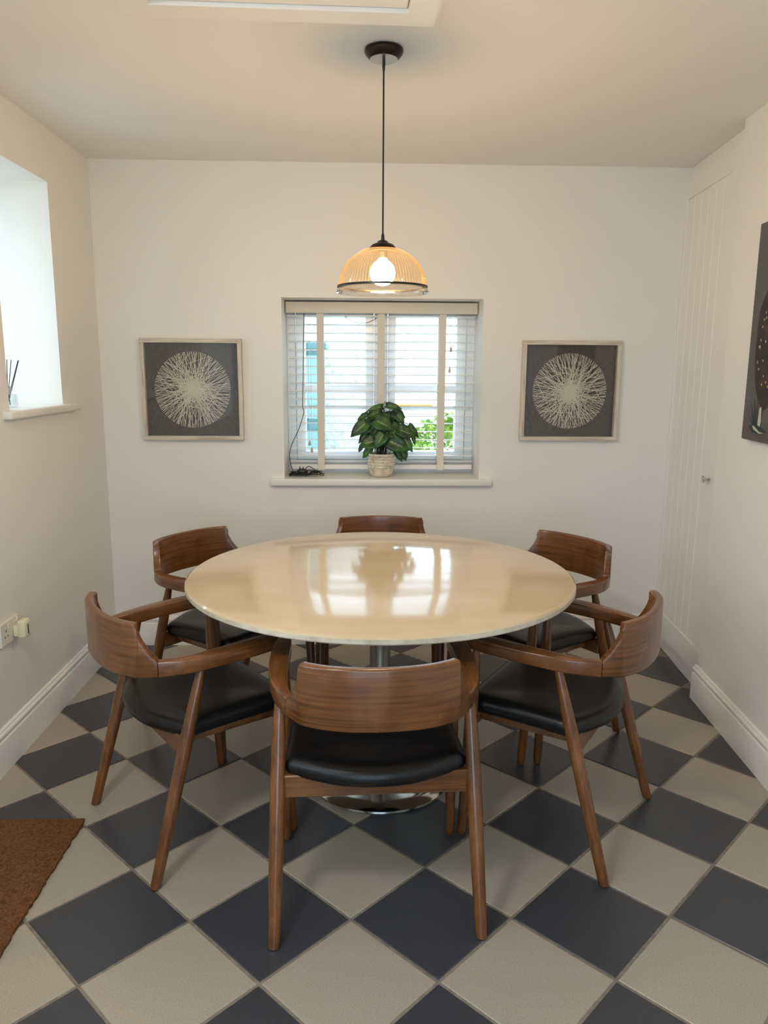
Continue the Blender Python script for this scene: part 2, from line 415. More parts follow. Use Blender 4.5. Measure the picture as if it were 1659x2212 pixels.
for x, z in ((1.013,1.050),(1.024,1.013),(1.748,1.537),(1.743,1.431)):
    bm = NB(); tube(bm, [(bx(x), -.004, z-Z0), (bx(x)-.003, .002, 1.715-Z0)], .0008, 5); c = obj('pull_cord', bm, M['tape'], bl)
    bm = NB(); lathe(bm, [(.002,.014),(.0045,.010),(.006,.002),(.0068,-.008),(.005,-.013),(.001,-.014)], 12, (bx(x), -.004, z-Z0)); obj('cord_toggle', bm, M['acorn'], c, smooth=50)

# ------------------------------------------------------------------ power cable on the sill
cb = thing('power_cable', 'thin black power cable hanging down the window and coiled on the sill beside the plug', 'cable', BW(.985, .10, .885), ANG)
def cx_(x, d, z): return (x-.985, d-.10, z-.885)
P = catmull([cx_(*p) for p in ((1.36,.157,1.69),(1.31,.153,1.668),(1.25,.153,1.672),(1.20,.158,1.698))], 6)
bm = NB(); tube(bm, P, .0016, 6)
P = catmull([cx_(*p) for p in ((.992,.15,1.712),(.988,.15,1.60),(.984,.15,1.40),(.979,.15,1.25),(.984,.15,1.21),(.960,.149,1.13),(.932,.148,1.07),(.912,.146,1.02),(.908,.145,.97),(.918,.142,.92),(.935,.12,.893),(.96,.10,.888))], 6)
tube(bm, P, .0019, 6); obj('hanging_wire', bm, M['cord'], cb, smooth=60)
rr = random.Random(5); pts = []
for k in range(44):
    a = k*.93; rx = .072+rr.uniform(-.018,.018)+(.02 if k % 9 == 4 else 0); ry = .035+rr.uniform(-.014,.012)
    pts.append((.010+rx*math.cos(a)+rr.uniform(-.012,.012), ry*math.sin(a)-.012, (.003+rr.random()*.024)))
bm = NB(); tube(bm, catmull(pts, 5), .0021, 6); obj('coiled_wire', bm, M['cord'], cb, smooth=60)
bm = NB(); tube(bm, catmull([(.0,-.01,.02),(.02,.0,.048),(.045,-.005,.040),(.066,-.02,.022),(.07,-.03,.006)], 6), .0022, 6); obj('coiled_wire', bm, M['cord'], cb, smooth=60)
bm = NB(); box(bm, -.032, .012, -.018, .018, .004, .036, .008, 3); box(bm, .012, .045, -.012, .014, .008, .030, .006, 2)
tube(bm, [(-.020,0,.034),(-.022,.0,.048)], .0028, 6); tube(bm, [(-.004,0,.034),(-.004,0,.046)], .0028, 6)
obj('plug', bm, M['black'], cb, smooth=40)
bm = NB(); lathe(bm, [(.004,0),(.004,.002)], 12, (0,0,0)); bmesh.ops.rotate(bm, verts=bm.verts, cent=(0,0,0), matrix=Matrix.Rotation(PI/2, 3, 'X')); bmesh.ops.translate(bm, verts=bm.verts, vec=(.026,-.012,.020))
obj('indicator_dot', bm, M['socket'], cb)

# ------------------------------------------------------------------ potted plant
pl = thing('potted_plant', 'bushy green plant with pale veined leaves in a cream glazed pot on the back sill', 'plant', BW(1.388, .092, .885), ANG)
bm = NB()
prof = [(.045,0),(.054,.004),(.062,.020),(.0665,.040)]
for k in range(4):
    z = .044+k*.015; prof += [(.0670,z),(.0690,z+.004),(.0690,z+.009),(.0670,z+.012)]
prof += [(.068,.106),(.0710,.108),(.0715,.116),(.070,.120),(.066,.120),(.065,.112),(.064,.100)]
lathe(bm, prof, 64)
obj('pot', bm, M['pot'], pl, smooth=50)
bm = NB()
for k in range(4):      # raised studs in rows round the pot
    for j in range(26):
        a = 2*PI*(j+.5*(k % 2))/26; z = .0505+k*.015
        bmesh.ops.create_icosphere(bm, subdivisions=1, radius=.0048, matrix=Matrix.Translation((.0685*math.cos(a), .0685*math.sin(a), z)))
o = obj('pot_studs', bm, M['pot'], pl, smooth=60, kind='stuff')
bm = NB(); lathe(bm, [(.001,.104),(.064,.104),(.064,.100),(.001,.100)], 32); obj('soil', bm, M['soil'], pl)
LV = [(-0.038,-0.065,0.297,0.058,-0.09,0.254,0.076),(0.012,-0.085,0.232,-0.035,-0.1,0.156,0.06),(-0.075,-0.03,0.283,-0.161,-0.04,0.208,0.055),(-0.017,-0.06,0.193,-0.117,-0.07,0.167,0.065),(0.03,-0.06,0.195,0.143,-0.07,0.141,0.07),(0.084,-0.06,0.25,0.174,-0.065,0.214,0.057),(0.14,-0.02,0.268,0.195,-0.03,0.201,0.031),(0.114,-0.04,0.208,0.161,-0.05,0.13,0.039),(0.072,-0.03,0.138,0.111,-0.03,0.078,0.031),(0.101,-0.01,0.149,0.131,-0.01,0.078,0.042),(0.159,-0.04,0.221,0.174,-0.04,0.162,0.018),(0.022,-0.03,0.37,0.104,-0.05,0.353,0.031),(0.007,-0.02,0.361,-0.077,-0.03,0.34,0.031),(-0.007,-0.04,0.336,-0.072,-0.05,0.313,0.034),(-0.069,0.01,0.324,-0.127,0.0,0.29,0.026),(-0.077,0.0,0.237,-0.117,-0.01,0.169,0.029),(-0.1,0.02,0.154,-0.119,0.02,0.121,0.018),(-0.054,-0.02,0.151,-0.098,-0.02,0.094,0.034),(0.064,0.02,0.346,0.127,0.02,0.3,0.034),(0.077,-0.01,0.326,0.117,-0.02,0.271,0.039),(0.048,-0.03,0.268,0.109,-0.045,0.198,0.06),(0.043,0.0,0.307,0.08,-0.01,0.313,0.029),(-0.012,-0.02,0.258,-0.059,-0.04,0.211,0.047),(0.017,-0.02,0.333,0.035,-0.04,0.279,0.039),(-0.017,0.03,0.346,-0.054,0.03,0.32,0.029),(0.035,-0.05,0.237,0.093,-0.06,0.211,0.047),(-0.054,-0.01,0.268,-0.09,-0.03,0.221,0.039),(0.004,-0.04,0.268,0.009,-0.05,0.216,0.042),(0.062,0.03,0.279,0.093,0.02,0.242,0.044),(-0.033,0.02,0.227,-0.069,0.01,0.182,0.042)]
def leaf(b, t, wd, k):
    rl = random.Random(k); b, t = Vector(b), Vector(t); ax = (t-b); L = ax.length; ax.normalize()
    vw = Vector((rl.uniform(-.25,.25), -1, .35+rl.uniform(-.15,.3))); nr = (vw-ax*vw.dot(ax)).normalized(); sd = ax.cross(nr)
    bm = NB(); uvl = bm.loops.layers.uv.new('UVMap'); nu, nv = 6, 9; V = []; U = {}
    for j in range(nv+1):
        v = j/nv; hw = wd*.62*min(1, (math.sin(PI*min(1, (v*.94+.05))**.60))**.62 if v < .999 else .02)
        if v > .6: hw *= 1-((v-.6)/.4)**1.6*.55
        row = []
        for i in range(nu+1):
            u = i/nu*2-1
            back = -.10*L*abs(u)**1.5*max(0, 1-v*4)          # heart-shaped lobes at the base
            q = b+ax*(v*L+back)+sd*(u*hw)+nr*(abs(u)*hw*.30-.18*L*(v-.35)**2-.05*wd*abs(u)**2)+nr*.003*math.sin(v*16+k)*abs(u)
            vv = bm.verts.new(q); U[vv] = (i/nu, v); row.append(vv)
        V.append(row)
    for j in range(nv):
        for i in range(nu):
            f = bm.faces.new((V[j][i], V[j][i+1], V[j+1][i+1], V[j+1][i]))
            for l in f.loops: l[uvl].uv = U[l.vert]
    o = obj('leaf', bm, M['leaf'], pl, smooth=180)
    sm = o.modifiers.new('thickness', 'SOLIDIFY'); sm.thickness = .0006
    return o
rs = random.Random(11); bm = NB()
for k, (a, b, c, d, e, f, wd) in enumerate(LV):
    leaf((a, b, c), (d, e, f), wd, k)
    sx = rs.uniform(-.025,.025)
    tube(bm, catmull([(sx, rs.uniform(-.02,.02), .10), (sx*1.2+a*.2, b*.3, .10+(c-.10)*.6), (a*.7, b*.7, c+.012), (a, b, c)], 4), .0014, 5)
for k in range(10):     # rear foliage seen between the front leaves
    an = rs.uniform(0, 2*PI); ra = rs.uniform(.02,.07); z = rs.uniform(.18,.33)
    b = (ra*math.cos(an), .012+abs(ra*math.sin(an))*.35, z); t = (b[0]*1.6+.03*math.cos(an), b[1]+.02, z-rs.uniform(.03,.07))
    leaf(b, t, rs.uniform(.04,.055), 50+k)
    tube(bm, catmull([(b[0]*.2, b[1]*.3, .10), (b[0]*.6, b[1]*.7, z*.7), b], 4), .0013, 5)
tube(bm, catmull([(0,0,.10),(.004,0,.25),(.0,-.01,.375)], 5), .0035, 8)
obj('stems', bm, M['stem'], pl, smooth=60)

# ------------------------------------------------------------------ framed string art
def string_art(cx, cz, seed, label):
    t = thing('framed_artwork', label, 'picture', BW(cx, 0, cz-.247), ANG, 'framed string artworks on the back wall')
    Hh = .248; fwd = .021; D = -.032
    for z0, z1 in ((0, fwd), (2*Hh-fwd, 2*Hh)):
        bm = NB(); box(bm, -Hh, Hh, D, -.001, z0, z1, .0015, 1); obj('frame_rail', bm, M['artwood'], t)
    for x0, x1 in ((-Hh, -Hh+fwd), (Hh-fwd, Hh)):
        bm = NB(); box(bm, x0, x1, D, -.001, fwd, 2*Hh-fwd, .0015, 1); obj('frame_rail', bm, M['artwood_v'], t)
    i = Hh-fwd
    bm = NB(); box(bm, -i, i, -.008, -.002, fwd, 2*Hh-fwd); obj('linen_backing', bm, M['linen'], t)
    bm = NB(); box(bm, -i, i, -.0255, -.0235, fwd, 2*Hh-fwd); obj('glass_front', bm, M['artglass'], t)
    rg = random.Random(seed); bm = NB(); R = .187
    for n, wd, sg, lo, hi in ((124, .0013, .26, .50, .68), (70, .0012, .50, .50, .62), (26, .0012, 1.0, .45, .60)):
        off = rg.random()
        for k in range(n):
            a = 2*PI*(k+off+rg.uniform(-.35,.35))/n; c = a+PI+max(-1.5, min(1.5, rg.gauss(0, sg)))
            p = Vector((R*math.cos(a), -.0085-rg.random()*.004, R*math.sin(a)+Hh)); q = Vector((R*math.cos(c), -.0095-rg.random()*.005, R*math.sin(c)+Hh))
            tube(bm, [p, p.lerp(q, rg.uniform(lo, hi))], wd, 4)
    obj('string_burst', bm, M['string'], t, kind='stuff')
string_art(.449, 1.328, 1, 'square string starburst picture on grey linen, hung left of the back window')
string_art(2.332, 1.331, 2, 'square string starburst picture on grey linen, hung right of the back window')

# ------------------------------------------------------------------ left window
w2 = struct_empty('window_2', LO, LA)
bm = NB(); frame_ring(bm, 1.058, 1.557, .38, .44, 1.262, 2.183, (.05,.05,.07,.05)); obj('window_frame', bm, M['pvc'], w2)
bm = NB(); box(bm, 1.10, 1.515, .405, .409, 1.32, 2.14); obj('window_pane', bm, M['pane'], w2)
bm = NB(); box(bm, 1.059, 1.556, 0, .385, 1.25, 1.281, 0); box(bm, 1.000, 1.690, -.034, .006, 1.249, 1.281, .008, 3); obj('windowsill_board', bm, M['sill'], w2, smooth=40)
w4 = struct_empty('fill_window', LO, LA)  # out of view, added so daylight reaches the right wall
bm = NB(); frame_ring(bm, -2.20, -.70, .38, .44, .95, 2.15, .06); box(bm, -1.48, -1.42, .38, .44, 1.0, 2.10, .003, 1); obj('window_frame', bm, M['pvc'], w4)
for a, b in ((-2.145, -1.475), (-1.425, -.755)):
    bm = NB(); box(bm, a, b, .405, .409, 1.005, 2.095); obj('window_pane', bm, M['pane'], w4)
df = thing('reed_diffuser', 'clear glass reed diffuser with black sticks standing on the left window sill', 'diffuser', (-1.37, 1.262, 1.2812), 0)
bm = NB(); box(bm, -.026, .026, -.030, .030, 0, .052, .006, 3); obj('bottle', bm, M['bottle'], df, smooth=40)
bm = NB(); lathe(bm, [(.011,.050),(.012,.054),(.012,.080),(.010,.082)], 20); obj('collar', bm, M['chrome'], df, smooth=40)
for (tx, ty, tz, bxx, byy) in ((0,.014,.185,0,-.008),(.0,.052,.184,0,-.014),(.004,.102,.182,0,-.020),(.0,.116,.181,.004,-.018),(-.006,.0,.184,0,.012)):
    bm = NB(); tube(bm, [(bxx,byy,.008),(0,(byy+(ty-byy)*.38),.078) if False else (bxx+(tx-bxx)*.4, byy+(ty-byy)*.4, .008+(tz-.008)*.4),(tx,ty,tz)], .0016, 6); obj('reed', bm, M['cord'], df)

# glazed door behind the camera
w3 = struct_empty('door_1', (0,-3.2,0), PI)
bm = NB(); frame_ring(bm, -.65, .65, .06, .13, .10, 2.25, .07); box(bm, -.04, .04, .06, .13, .16, 2.19, .003, 1); obj('door_frame', bm, M['pvc'], w3)
for a, b in ((-.585, -.035), (.035, .585)):
    bm = NB(); box(bm, a, b, .093, .097, .165, 2.185); obj('door_pane', bm, M['pane'], w3)

# ------------------------------------------------------------------ socket and plug-in on the left wall
so = thing('wall_socket', 'white double wall socket low on the left wall', 'socket', LW(.900, 0, .488), LA)
bm = NB(); box(bm, -.075, .073, -.010, 0, -.043, .043, .003, 2); obj('socket_plate', bm, M['socket'], so)
for x in (-.036,):
    bm = NB()
    for (a, b, c, d) in ((x-.002,x+.002,.006,.015),(x-.014,x-.007,-.012,-.008),(x+.007,x+.014,-.012,-.008)): box(bm, a, b, -.0106, -.0098, c, d)
    obj('pin_holes', bm, M['dark_gap'], so)
    bm = NB(); box(bm, x+.016-.0045, x+.016+.0045, -.014, -.009, .014, .034, .0015, 1); obj('rocker_switch', bm, M['socket'], so)
bm = NB(); box(bm, .0475, .0565, -.014, -.009, .020, .038, .0015, 1); obj('rocker_switch', bm, M['socket'], so)
pg = thing('plug_in_freshener', 'cream plug-in unit with a dark slot, pushed into the wall socket', 'adaptor', LW(.934, -.0105, .487), LA)
bm = NB(); box(bm, -.022, .022, -.020, 0, -.028, .016, .005, 2); box(bm, -.026, .026, -.048, -.016, -.034, .034, .009, 3); obj('body', bm, M['plugcream'], pg, smooth=40)
bm = NB(); box(bm, -.012, .016, -.0495, -.047, -.026, .024, .001, 1); obj('face_plate', bm, M['socket'], pg)
bm = NB(); box(bm, -.009, -.002, -.0502, -.0490, -.020, .016); obj('dark_slot', bm, M['dark_gap'], pg)

# ------------------------------------------------------------------ door mat
dm = NB(); nx, ny = 20, 60; x0, x1, y0, y1 = -1.254, -.868, -.42, .456; rg = random.Random(4); V = []
for i in range(nx+1):
    row = []
    for j in range(ny+1):
        e = i in (nx,) or j in (0, ny)
        row.append(dm.verts.new((x0+(x1-x0)*i/nx+(rg.uniform(-.003,.003) if e else 0), y0+(y1-y0)*j/ny+(rg.uniform(-.003,.003) if e else 0), .012+rg.uniform(-.0012,.0012)-(.003 if e else 0))))
    V.append(row)
for i in range(nx):
    for j in range(ny): dm.faces.new((V[i][j], V[i+1][j], V[i+1][j+1], V[i][j+1]))
ed = [V[i][0] for i in range(nx+1)]+[V[nx][j] for j in range(1, ny+1)]+[V[i][ny] for i in range(nx-1, -1, -1)]+[V[0][j] for j in range(ny-1, 0, -1)]
lo = [dm.verts.new((v.co.x, v.co.y, .0005)) for v in ed]
for i in range(len(ed)): dm.faces.new((ed[i], lo[i], lo[(i+1) % len(ed)], ed[(i+1) % len(ed)]))
dm.faces.new(lo)
tag(obj('doormat', dm, M['coir'], smooth=60), 'brown coir doormat on the tiled floor against the left skirting', 'mat')

# ------------------------------------------------------------------ cupboard in the right alcove
cu = thing('built_in_cupboard', 'tall cream built-in cupboard with grooved door in the back right corner', 'cupboard', CO, CA)
bm = NB(); box(bm, -.055, .95, 0, .05, 2.340, ZC-.001); box(bm, -.055, .018, 0, .05, .0, 2.340); box(bm, .86, .95, 0, .05, 0, 2.34); obj('cupboard_frame', bm, M['trim'], cu)
bm = NB(); box(bm, .018, .86, -.004, .03, .001, .074); obj('plinth', bm, M['trim'], cu)
D0, D1 = .022, .752
bm = NB(); box(bm, D0, D1, -.020, .0, .080, .200, .002, 1); box(bm, D0, D1, -.020, .0, 2.245, 2.336, .002, 1)
box(bm, D0, D0+.075, -.020, .0, .198, 2.247, .002, 1); box(bm, .650, D1, -.020, .0, .198, 2.247, .002, 1)
dr = obj('cupboard_door', bm, M['trim'], cu)
pw = (.650-D0-.075)/6
for k in range(6):
    a = D0+.075+k*pw; bm = NB(); box(bm, a+.0006, a+pw-.0006, -.0145, -.002, .199, 2.246, .0028, 1); obj('plank', bm, M['trim'], dr)
bm = NB(); lathe(bm, [(.008,0),(.007,.004),(.0055,.010),(.0055,.015),(.012,.019),(.0155,.024),(.0155,.028),(.011,.031),(.001,.032)], 24)
bmesh.ops.rotate(bm, verts=bm.verts, cent=(0,0,0), matrix=Matrix.Rotation(PI/2, 3, 'X')); bmesh.ops.translate(bm, verts=bm.verts, vec=(.640+.045,-.020,.973))
obj('door_knob', bm, M['chrome'], dr, smooth=50)

# ------------------------------------------------------------------ canvas painting on the right wall
cv = thing('canvas_painting', 'grey canvas painting of a dark speckled bird on the right wall', 'painting', RW(.362, 0, 1.190), RA)
bm = NB(); box(bm, 0, .62, -.032, -.002, 0, .770, .002, 1); obj('canvas', bm, M['canvas'], cv)
def flat(pts, y, mt, name):
    bm = NB(); A = [bm.verts.new((x, y, z)) for x, z in pts]; B = [bm.verts.new((x, y-.0006, z)) for x, z in pts]
    n = len(pts); bm.faces.new(A); bm.faces.new(B[::-1])
    for i in range(n): bm.faces.new((A[i], A[(i+1) % n], B[(i+1) % n], B[i]))
    return obj(name, bm, mt, cv)
body = catmull([(.055,.385,0),(.062,.46,0),(.10,.52,0),(.17,.56,0),(.26,.56,0),(.34,.50,0),(.36,.38,0),(.31,.26,0),(.24,.17,0),(.18,.12,0),(.135,.125,0),(.085,.19,0),(.060,.28,0)], 5, True)
flat([(p.x, p.y) for p in body], -.0322, M['p_body'], 'painted_bird')
flat([(p.x, p.y) for p in catmull([(.24,.54,0),(.26,.64,0),(.30,.70,0),(.35,.68,0),(.36,.62,0),(.33,.54,0)], 4, True)], -.0324, M['p_red'], 'painted_head')
rg = random.Random(9); bm = NB()
for k in range(70):
    x, z = rg.uniform(.07,.33), rg.uniform(.17,.47)
    if ((x-.21)/.14)**2+((z-.34)/.2)**2 < .95: box(bm, x-.003, x+.003, -.0340, -.0326, z-.004, z+.004)
obj('painted_specks', bm, M['p_yell'], cv, kind='stuff')
bm = NB()
for (x, z, x2, z2, wd) in ((.10,.06,.055,.145,.005),(.105,.06,.085,.165,.005),(.11,.06,.12,.17,.005),(.12,.06,.15,.15,.006),(.09,.06,.05,.09,.004),(.13,.06,.17,.13,.005)):
    d = Vector((x2-x, 0, z2-z)).normalized(); s = Vector((d.z, 0, -d.x))*wd
    vs = [bm.verts.new(Vector((x, -.0336, z))-s), bm.verts.new(Vector((x, -.0336, z))+s), bm.verts.new((x2, -.0336, z2))]; bm.faces.new(vs)
obj('painted_grass', bm, M['p_green'], cv)
flat([(.03,.035),(.05,.030),(.066,.034),(.05,.041)], -.0322, M['p_red'], 'painted_leaf')
flat([(.055,.050),(.09,.030),(.16,.028),(.20,.040),(.14,.060),(.09,.062)], -.0326, M['p_green'], 'painted_ground')
flat([(.09,.055),(.11,.052),(.15,.036),(.19,.034),(.15,.030),(.10,.042)], -.0336, M['p_white'], 'painted_highlight')
flat([(.13,.06),(.135,.12),(.15,.125),(.155,.07),(.15,.055)], -.0336, M['p_white'], 'painted_foot')

# ------------------------------------------------------------------ loft hatch
ht = thing('loft_hatch', 'white panelled loft hatch set in the ceiling at the top edge', 'hatch', (-.197, .505, ZC), math.radians(2.3))
def hring(bm, x0, x1, y0, y1, wd, z0, z1, ch=0):
    O = [(x0,y0),(x1,y0),(x1,y1)]+([(x0+ch,y1),(x0,y1-ch)] if ch else [(x0,y1)])
    I = [(x0+wd,y0+wd),(x1-wd,y0+wd),(x1-wd,y1-wd)]+([(x0+wd,y1-wd),(x0+wd,y1-wd-.0005)] if ch else [(x0+wd,y1-wd)])
    n = len(O); V = [[bm.verts.new((p[0], p[1], z)) for p in Q] for Q in (O, I) for z in (z0, z1)]
    o0, o1, i0, i1 = V
    for A, B in ((o0, o1), (o1, i1), (i1, i0), (i0, o0)):
        for i in range(n): bm.faces.new((A[i], A[(i+1) % n], B[(i+1) % n], B[i]))
bm = NB(); hring(bm, -.414, .417, -.84, 0, .076, -.026, 0, .026); obj('hatch_frame', bm, M['trim'], ht)
bm = NB(); hring(bm, -.426, .429, -.85, -.005, .03, -.010, 0, .03); obj('hatch_stop', bm, M['trim'], ht)
bm = NB(); box(bm, -.336, .339, -.762, -.078, -.015, 0, .004, 1); obj('hatch_panel', bm, M['trim'], ht)

# ------------------------------------------------------------------ pendant lamp
PX, PY = .088, .742
pd = thing('pendant_lamp', 'lit pendant lamp with ribbed amber glass dome on a black cord', 'lamp', (PX, PY, ZC), 0)
bm = NB(); lathe(bm, [(.050,0),(.0585,-.003),(.0595,-.009),(.057,-.016),(.050,-.024),(.0425,-.030),(.0415,-.0300),(.0415,-.020)], 48); rs_ = obj('ceiling_rose', bm, M['bronze'], pd, smooth=50)
bm = NB(); lathe(bm, [(.0425,-.0285),(.0425,-.0312),(.001,-.0315)], 48); obj('rose_plate', bm, M['brushed'], rs_, smooth=50)
bm = NB(); lathe(bm, [(.0045,-.030),(.0048,-.048),(.0034,-.062),(.0030,-.063)], 16); obj('cord_grip', bm, M['black'], pd, smooth=50)
bm = NB(); tube(bm, [(0,0,-.06),(0,0,-.30),(0,0,-.545)], .0027, 10); obj('cord', bm, M['cord'], pd, smooth=60)
Zb = -ZC
bm = NB(); lathe(bm, [(.003,1.862+Zb),(.0046,1.857+Zb),(.0052,1.849+Zb),(.0062,1.844+Zb),(.0055,1.838+Zb)], 16); obj('cord_grip', bm, M['black'], pd, smooth=50)
bm = NB(); lathe(bm, [(.006,1.842+Zb),(.014,1.840+Zb),(.019,1.834+Zb),(.0215,1.833+Zb),(.034,1.828+Zb),(.041,1.820+Zb),(.0455,1.808+Zb),(.040,1.808+Zb),(.02,1.818+Zb)], 40); obj('shade_cap', bm, M['bronze'], pd, smooth=50)
bm = NB(); dome = catmull([(.036,1.817,0),(.060,1.812,0),(.086,1.797,0),(.112,1.774,0),(.131,1.742,0),(.139,1.715,0),(.1415,1.697,0)], 4)
lathe(bm, [(p.x, p.y+Zb) for p in dome], 84*6, wave=(.013, 84), ends=False); obj('glass_shade', bm, M['shade'], pd, smooth=180)
bm = NB(); lathe(bm, [(.1430,1.7015+Zb),(.1450,1.7015+Zb),(.1458,1.6950+Zb),(.1430,1.6950+Zb),(.1430,1.7015+Zb)], 96, ends=False); obj('black_band', bm, M['black'], pd, smooth=50)
bm = NB(); lathe(bm, [(.141,1.698+Zb),(.1445,1.692+Zb),(.1485,1.686+Zb),(.1495,1.682+Zb),(.147,1.679+Zb),(.1435,1.684+Zb),(.139,1.692+Zb),(.141,1.698+Zb)], 96, ends=False); obj('glass_rim', bm, M['rimglass'], pd, smooth=50)
bm = NB(); lathe(bm, [(.013,1.822+Zb),(.0145,1.812+Zb),(.0145,1.788+Zb),(.013,1.786+Zb)], 24); obj('lamp_holder', bm, M['brushed'], pd, smooth=50)
bm = NB(); lathe(bm, [(.012,1.790+Zb),(.016,1.781+Zb),(.028,1.772+Zb),(.037,1.759+Zb),(.0405,1.742+Zb),(.038,1.725+Zb),(.029,1.712+Zb),(.016,1.7045+Zb),(.002,1.702+Zb)], 32); obj('bulb', bm, M['bulb'], pd, smooth=60)

# unseen lamp added on the ceiling over the viewer, fill light for the room
cl = thing('fill_lamp', 'round fill lamp added on the ceiling over the viewer to brighten the walls and floor', 'lamp', (-.62, -1.05, ZC), 0)
bm = NB(); lathe(bm, [(.17,0),(.17,-.030),(.16,-.032),(.16,0)], 48, ends=False); obj('fill_lamp_ring', bm, M['chrome'], cl, smooth=40)
bm = NB(); lathe(bm, [(.16,-.02),(.155,-.050),(.13,-.068),(.08,-.078),(.001,-.080)], 48, ends=False); obj('fill_diffuser', bm, emit('fill lamp glow', (1, .99, .97), FILL_LAMP), cl, smooth=60)

# ------------------------------------------------------------------ dining table
TX, TY = .087, .737
tb = thing('round_dining_table', 'round cream marble dining table on a steel pedestal', 'table', (TX, TY, 0), 0)
bm = NB(); lathe(bm, [(.001,.757),(.30,.757),(.638,.757),(.6455,.7555),(.652,.7505)], 160, ends=False)
tt = obj('tabletop', bm, M['marble'], tb, smooth=20)
bm = NB(); lathe(bm, [(.652,.7505),(.6525,.738),(.650,.7345),(.30,.7345),(.001,.7345)], 160, ends=False); obj('tabletop_edge', bm, M['marble_edge'], tt, smooth=20)
bm = NB(); lathe(bm, [(.036,.016),(.036,.722)], 48); obj('pedestal_column', bm, M['brushed'], tb, smooth=40)
bm = NB(); lathe(bm, [(.20,.7335),(.20,.722),(.001,.722)], 48); obj('mounting_plate', bm, M['black'], tb, smooth=30)
bm = NB(); lathe(bm, [(.255,0),(.257,.004),(.256,.010),(.250,.013),(.20,.018),(.12,.026),(.06,.034),(.038,.040),(.036,.044)], 96); obj('pedestal_base', bm, M['steel'], tb, smooth=35)

# ------------------------------------------------------------------ chairs
def bow_samples():
    key = [  # x, y, half width, z bottom, z top
        (.250,.222,.010,.625,.660),(.2505,.216,.017,.624,.661),(.2515,.205,.0215,.623,.6615),(.2535,.18,.0245,.622,.661),(.257,.12,.0265,.620,.660),(.258,.05,.0265,.617,.657),(.256,-.02,.0245,.613,.654),
        (.2495,-.08,.0205,.608,.651),(.2385,-.128,.0165,.605,.649),(.217,-.176,.0140,.602,.648),
        (.2075,-.190,.0138,.6015,.6665),(.198,-.203,.0135,.601,.689),(.1906,-.213,.0132,.600,.711),(.1866,-.2185,.0131,.600,.731),(.1842,-.2218,.0130,.600,.757),
        (.170,-.232,.0128,.600,.757),(.13,-.2505,.0125,.5995,.757),(.08,-.263,.012,.599,.757),(.03,-.2685,.0118,.599,.757),(0,-.269,.0118,.599,.757)]
    return key
def section(c, nrm, hw, zb, zt, r=.0055):
    r = min(r, hw*.6, (zt-zb)*.3); pts = []
    for sx, z, a0 in ((1, zt, 0), (-1, zt, 90), (-1, zb, 180), (1, zb, 270)):
        cxx = sx*(hw-r); cz = z-r if z == zt else z+r
        for k in range(4):
            a = math.radians(a0+k*30); pts.append(Vector((c.x+nrm.x*(cxx+r*math.cos(a)), c.y+nrm.y*(cxx+r*math.cos(a)), cz+r*math.sin(a))))
    return pts
K = bow_samples(); full = K+[(-x, y, h, b, t) for x, y, h, b, t in K[-2::-1]]
def subsample(seq, n):
    out = []
    for i in range(len(seq)-1):
        a, b = seq[i], seq[i+1]; p = seq[max(i-1, 0)]; q = seq[min(i+2, len(seq)-1)]
        for k in range(n):
            t = k/n
            v = [.5*((2*a[m])+(b[m]-p[m])*t+(2*p[m]-5*a[m]+4*b[m]-q[m])*t*t+(3*a[m]-p[m]-3*b[m]+q[m])*t**3) for m in range(5)]
            v[4] = a[4]+(b[4]-a[4])*t; out.append(v)
    out.append(list(seq[-1])); return out
def sweep(seq):
    bm = NB(); R = []
    for i, s in enumerate(seq):
        a, b = seq[max(i-1, 0)], seq[min(i+1, len(seq)-1)]; d = Vector((b[0]-a[0], b[1]-a[1], 0)).normalized()
        R.append(section(Vector((s[0], s[1], 0)), Vector((-d.y, d.x, 0)), s[2], s[3], s[4]))
    rings(bm, R); return bm
arm_r = subsample(K[:10], 3); back_all = subsample(K[9:]+[(-x, y, h, b, t) for x, y, h, b, t in K[9:-1][::-1]], 3)
arm_l = [(-x, y, h, b, t) for x, y, h, b, t in arm_r]
def leg_bm(foot, top, prof):
    f, t = Vector(foot), Vector(top); return f, t, prof
def make_leg(foot, top, rear):
    f, t = Vector(foot), Vector(top); d = t-f; P = []; R = []
    prof = [(0,.0105),(.006,.0130),(.03,.0138),(.2,.0155),(.42,.0172),(.62,.0178),(.78,.0165),(.9,.0135),(1,.0105)] if rear else [(0,.0100),(.006,.0122),(.03,.0130),(.25,.0145),(.5,.0165),(.66,.0170),(.8,.0158),(.92,.0125),(1,.0105)]
    for s, r in prof: P.append(f+d*s); R.append(r*(1.13 if r > .0126 else 1.04))
    bm = NB(); rg_ = []
    ex, ey = Vector((1,0,0)), Vector((0,1,0))
    for q, r in zip(P, R): rg_.append([q+ex*r*math.cos(2*PI*j/20)+ey*r*math.sin(2*PI*j/20) for j in range(20)])
    rings(bm, rg_); return bm
OUT = [(0,.236),(.10,.237),(.17,.238),(.208,.232),(.226,.212),(.229,.17),(.232,.06),(.236,-.04),(.238,-.085),(.232,-.112),(.205,-.128),(.16,-.150),(.09,-.178),(0,-.188)]
